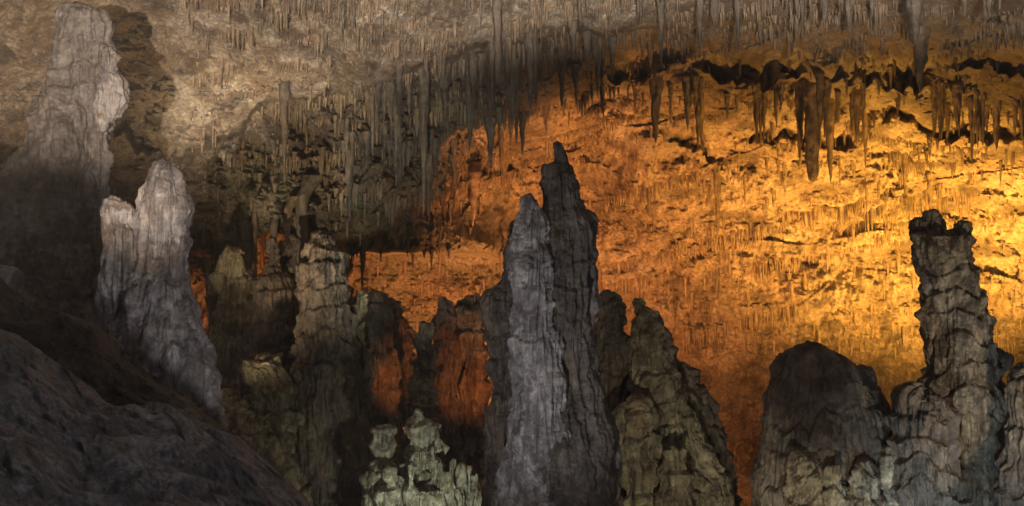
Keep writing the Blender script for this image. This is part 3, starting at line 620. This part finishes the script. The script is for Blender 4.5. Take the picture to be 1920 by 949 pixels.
ORD = ['leftmost', 'second', 'third', 'fourth', 'fifth', 'sixth', 'seventh', 'eighth', 'ninth', 'tenth', 'eleventh', 'twelfth', 'thirteenth', 'fourteenth', 'fifteenth',
       'sixteenth', 'seventeenth', 'eighteenth', 'nineteenth', 'twentieth', 'twenty-first', 'twenty-second', 'twenty-third', 'twenty-fourth', 'twenty-fifth', 'twenty-sixth',
       'twenty-seventh', 'twenty-eighth', 'twenty-ninth', 'thirtieth', 'thirty-first', 'thirty-second', 'thirty-third', 'thirty-fourth', 'thirty-fifth', 'thirty-sixth']
def row(pts, n, lmin, lmax, wmin, wmax, kind, label, group, jit=12):
    """label: (colour words, where the row hangs)"""
    P = np.array(pts, float)
    nc = max(3, n // 4); cen = P[0, 0] + (P[-1, 0] - P[0, 0]) * (np.arange(nc) + rng.uniform(0.1, 0.9, nc)) / nc
    wid = abs(P[-1, 0] - P[0, 0]) / nc
    uu = np.sort([float(np.clip(cen[int(rng.integers(nc))] + rng.normal(0, 0.28) * wid, P[0, 0], P[-1, 0])) for _ in range(n)])
    for k, u in enumerate(uu):
        v = np.interp(u, P[:, 0], P[:, 1]) + rng.normal(0, jit)
        q = rng.uniform() ** 2.0
        L_ = lmin + (lmax - lmin) * q; w = wmin + (wmax - wmin) * rng.uniform() ** 1.4 * (0.4 + 0.6 * L_ / lmax)
        size = 'long' if q > 0.45 else ('short' if q < 0.12 else 'medium-long')
        nth = 'leftmost' if k == 0 else ('rightmost' if k == n - 1 else ORD[k] + ' from left')
        place(u, v, v + L_, w, kind, '%s %s stalactite, %s in the row %s' % (size, label[0], nth, label[1]), group)
row([(640, 190), (760, 150), (900, 110), (1050, 80), (1180, 75)], 34, 50, 150, 10, 24, 'drip', ('grey', 'under the bright diagonal ledge'), 'grey stalactites along the bright ledge', 18)
row([(640, 250), (740, 260), (860, 240), (980, 205)], 26, 45, 130, 9, 20, 'drip', ('grey', 'over the dim green ledge'), 'grey stalactites over the green ledge', 20)
row([(1000, 210), (1100, 175), (1220, 150)], 16, 18, 65, 5, 11, 'drip', ('dark', 'above the central stalagmite'), 'small stalactites fringing the orange wall', 6)
row([(860, -15), (1300, -20)], 16, 30, 75, 8, 18, 'drip', ('grey', 'right of the post-like one'), 'grey stalactites along the top edge', 8)
row([(1330, -20), (1900, -20)], 16, 40, 95, 8, 20, 'drip', ('grey', 'at the top right edge'), 'grey stalactites at the top right edge', 8)
row([(560, 20), (880, 10)], 16, 14, 45, 5, 10, 'drip', ('pale', 'on the pale upper vault'), 'short stalactites on the pale vault', 26)
row([(1240, 160), (1480, 160)], 20, 40, 120, 8, 18, 'tandrip', ('brown', 'under the long dark band'), 'brown stalactites under the dark band', 12)
row([(1480, 180), (1640, 180)], 18, 50, 140, 8, 18, 'tandrip', ('brown', 'round the thickest blunt one'), 'stalactites round the thickest blunt one', 20)
row([(1640, 140), (1780, 170)], 12, 35, 100, 8, 16, 'tandrip', ('amber-lit', 'under the upper right hollow'), 'stalactites under the upper right hollow', 12)
row([(1760, 180), (1930, 200)], 18, 50, 110, 8, 17, 'tandrip', ('ribbed', 'by the right edge'), 'curtain of stalactites at the right edge', 14)
row([(1300, 320), (1600, 300), (1900, 290)], 22, 25, 80, 5, 11, 'tandrip', ('brown', 'across the bright amber wall'), 'small stalactites on the amber wall', 30)
row([(640, 470), (940, 478)], 16, 14, 50, 4, 9, 'drip', ('thin', 'on the orange hollow lip'), 'small stalactites on the lip of the orange hollow', 4)
row([(380, 500), (560, 420)], 16, 40, 120, 6, 14, 'drip', ('dim', 'behind the organ-pipe column'), 'dim stalactites behind the organ-pipe column', 16)
row([(640, 370), (900, 380)], 14, 20, 60, 5, 10, 'tandrip', ('orange-tipped', 'above the green ledge'), 'orange-tipped stalactites above the green ledge', 16)

# uncountable fringe of tiny dripstones all over the wall
def fringe():
    us_, vs_, ls_ = [], [], []
    for q in range(95):   # curtains along ledges
        u0 = rng.uniform(330, 1900); v0 = rng.uniform(-30, 640) if u0 > 1000 else rng.uniform(-30, 400)
        ln = rng.uniform(50, 300); sl = rng.normal(-0.12, 0.14); n = int(ln / 3.4)
        x = u0 + np.linspace(0, ln, n) + rng.normal(0, 1.2, n)
        us_.append(x); vs_.append(v0 + sl * (x - u0) + 5 * pn(x / 30, 0 * x + q, 0 * x) * 2 + rng.normal(0, 1.5, n))
        big_ = rng.uniform(14, 52)
        ls_.append(big_ * np.clip(0.45 + 1.3 * pn(x / 24, 0 * x + q * 3.1, 0 * x), 0.12, 1) * rng.uniform(0.5, 1.1, n))
    for q in range(34):   # longer curtains on the vault
        u0 = rng.uniform(340, 1880); v0 = rng.uniform(-35, 130) if u0 > 700 else rng.uniform(-35, 200)
        ln = rng.uniform(30, 160); n = int(ln / 5.5)
        x = u0 + np.linspace(0, ln, n) + rng.normal(0, 2.5, n)
        us_.append(x); vs_.append(v0 - 0.2 * (x - u0) + rng.normal(0, 4, n))
        ls_.append(rng.uniform(18, 70) * np.clip(0.5 + 1.3 * pn(x / 30, 0 * x + q * 2.1, 0 * x), 0.15, 1) * rng.uniform(0.4, 1.15, n))
    n = 1100; x = rng.uniform(330, 1930, n); us_.append(x); vs_.append(rng.uniform(-20, 660, n)); ls_.append(6 + 30 * rng.uniform(size=n) ** 2.5)
    u = np.concatenate(us_); v = np.concatenate(vs_); ll = np.concatenate(ls_)
    X, Y, Z, _ = wall_point(u, v); n = len(u)
    L_ = ll * K * Y; r = (1.0 + 0.07 * ll + 1.6 * rng.uniform(size=n) ** 2) * K * Y
    a = np.linspace(0, 2 * np.pi, 7, endpoint=False); rows = [(0.5, 1.9), (0.12, 1.15), (-0.4, 0.75), (-0.8, 0.4), (-1.0, 0.06)]
    nr = len(rows)
    V = np.empty((n, nr, 7, 3))
    for k, (h, s) in enumerate(rows):
        V[:, k, :, 0] = X[:, None] + r[:, None] * s * np.cos(a); V[:, k, :, 1] = Y[:, None] - 0.03 + max(h, 0) * 3.5 * r[:, None] + r[:, None] * s * np.sin(a)
        V[:, k, :, 2] = (Z + h * L_)[:, None]
    F = grid_faces(nr, 7, wrap=True); F = (F[None] + (np.arange(n) * nr * 7)[:, None, None]).reshape(-1, 4)
    o = link('dripstone_fringe', mesh_np('dripstone_fringe', V.reshape(-1, 3), F, M['tandrip']))
    tag(o, 'countless tiny dripstones covering the vault and the amber wall', 'dripstone', kind='stuff')
fringe()

# ------------------------------------------------------------------ thin cave haze
def haze():
    x0, x1, y0, y1, z0, z1 = -75, 75, -34, 75, -6, 30
    V = np.array([(x, y, z) for z in (z0, z1) for (x, y) in ((x0, y0), (x1, y0), (x1, y1), (x0, y1))], float)
    F = np.array([(3, 2, 1, 0), (4, 5, 6, 7), (0, 1, 5, 4), (1, 2, 6, 5), (2, 3, 7, 6), (3, 0, 4, 7)])
    m = bpy.data.materials.new('haze'); m.use_nodes = True; nt = m.node_tree
    for n in list(nt.nodes): nt.nodes.remove(n)
    out = nt.nodes.new('ShaderNodeOutputMaterial'); v = nt.nodes.new('ShaderNodeVolumePrincipled')
    v.inputs['Color'].default_value = (0.9, 0.88, 0.85, 1); v.inputs['Density'].default_value = 0.0013
    nt.links.new(v.outputs[0], out.inputs['Volume'])
    tag(link('haze', mesh_np('haze', V, F, m, False)), kind='stuff')
haze()
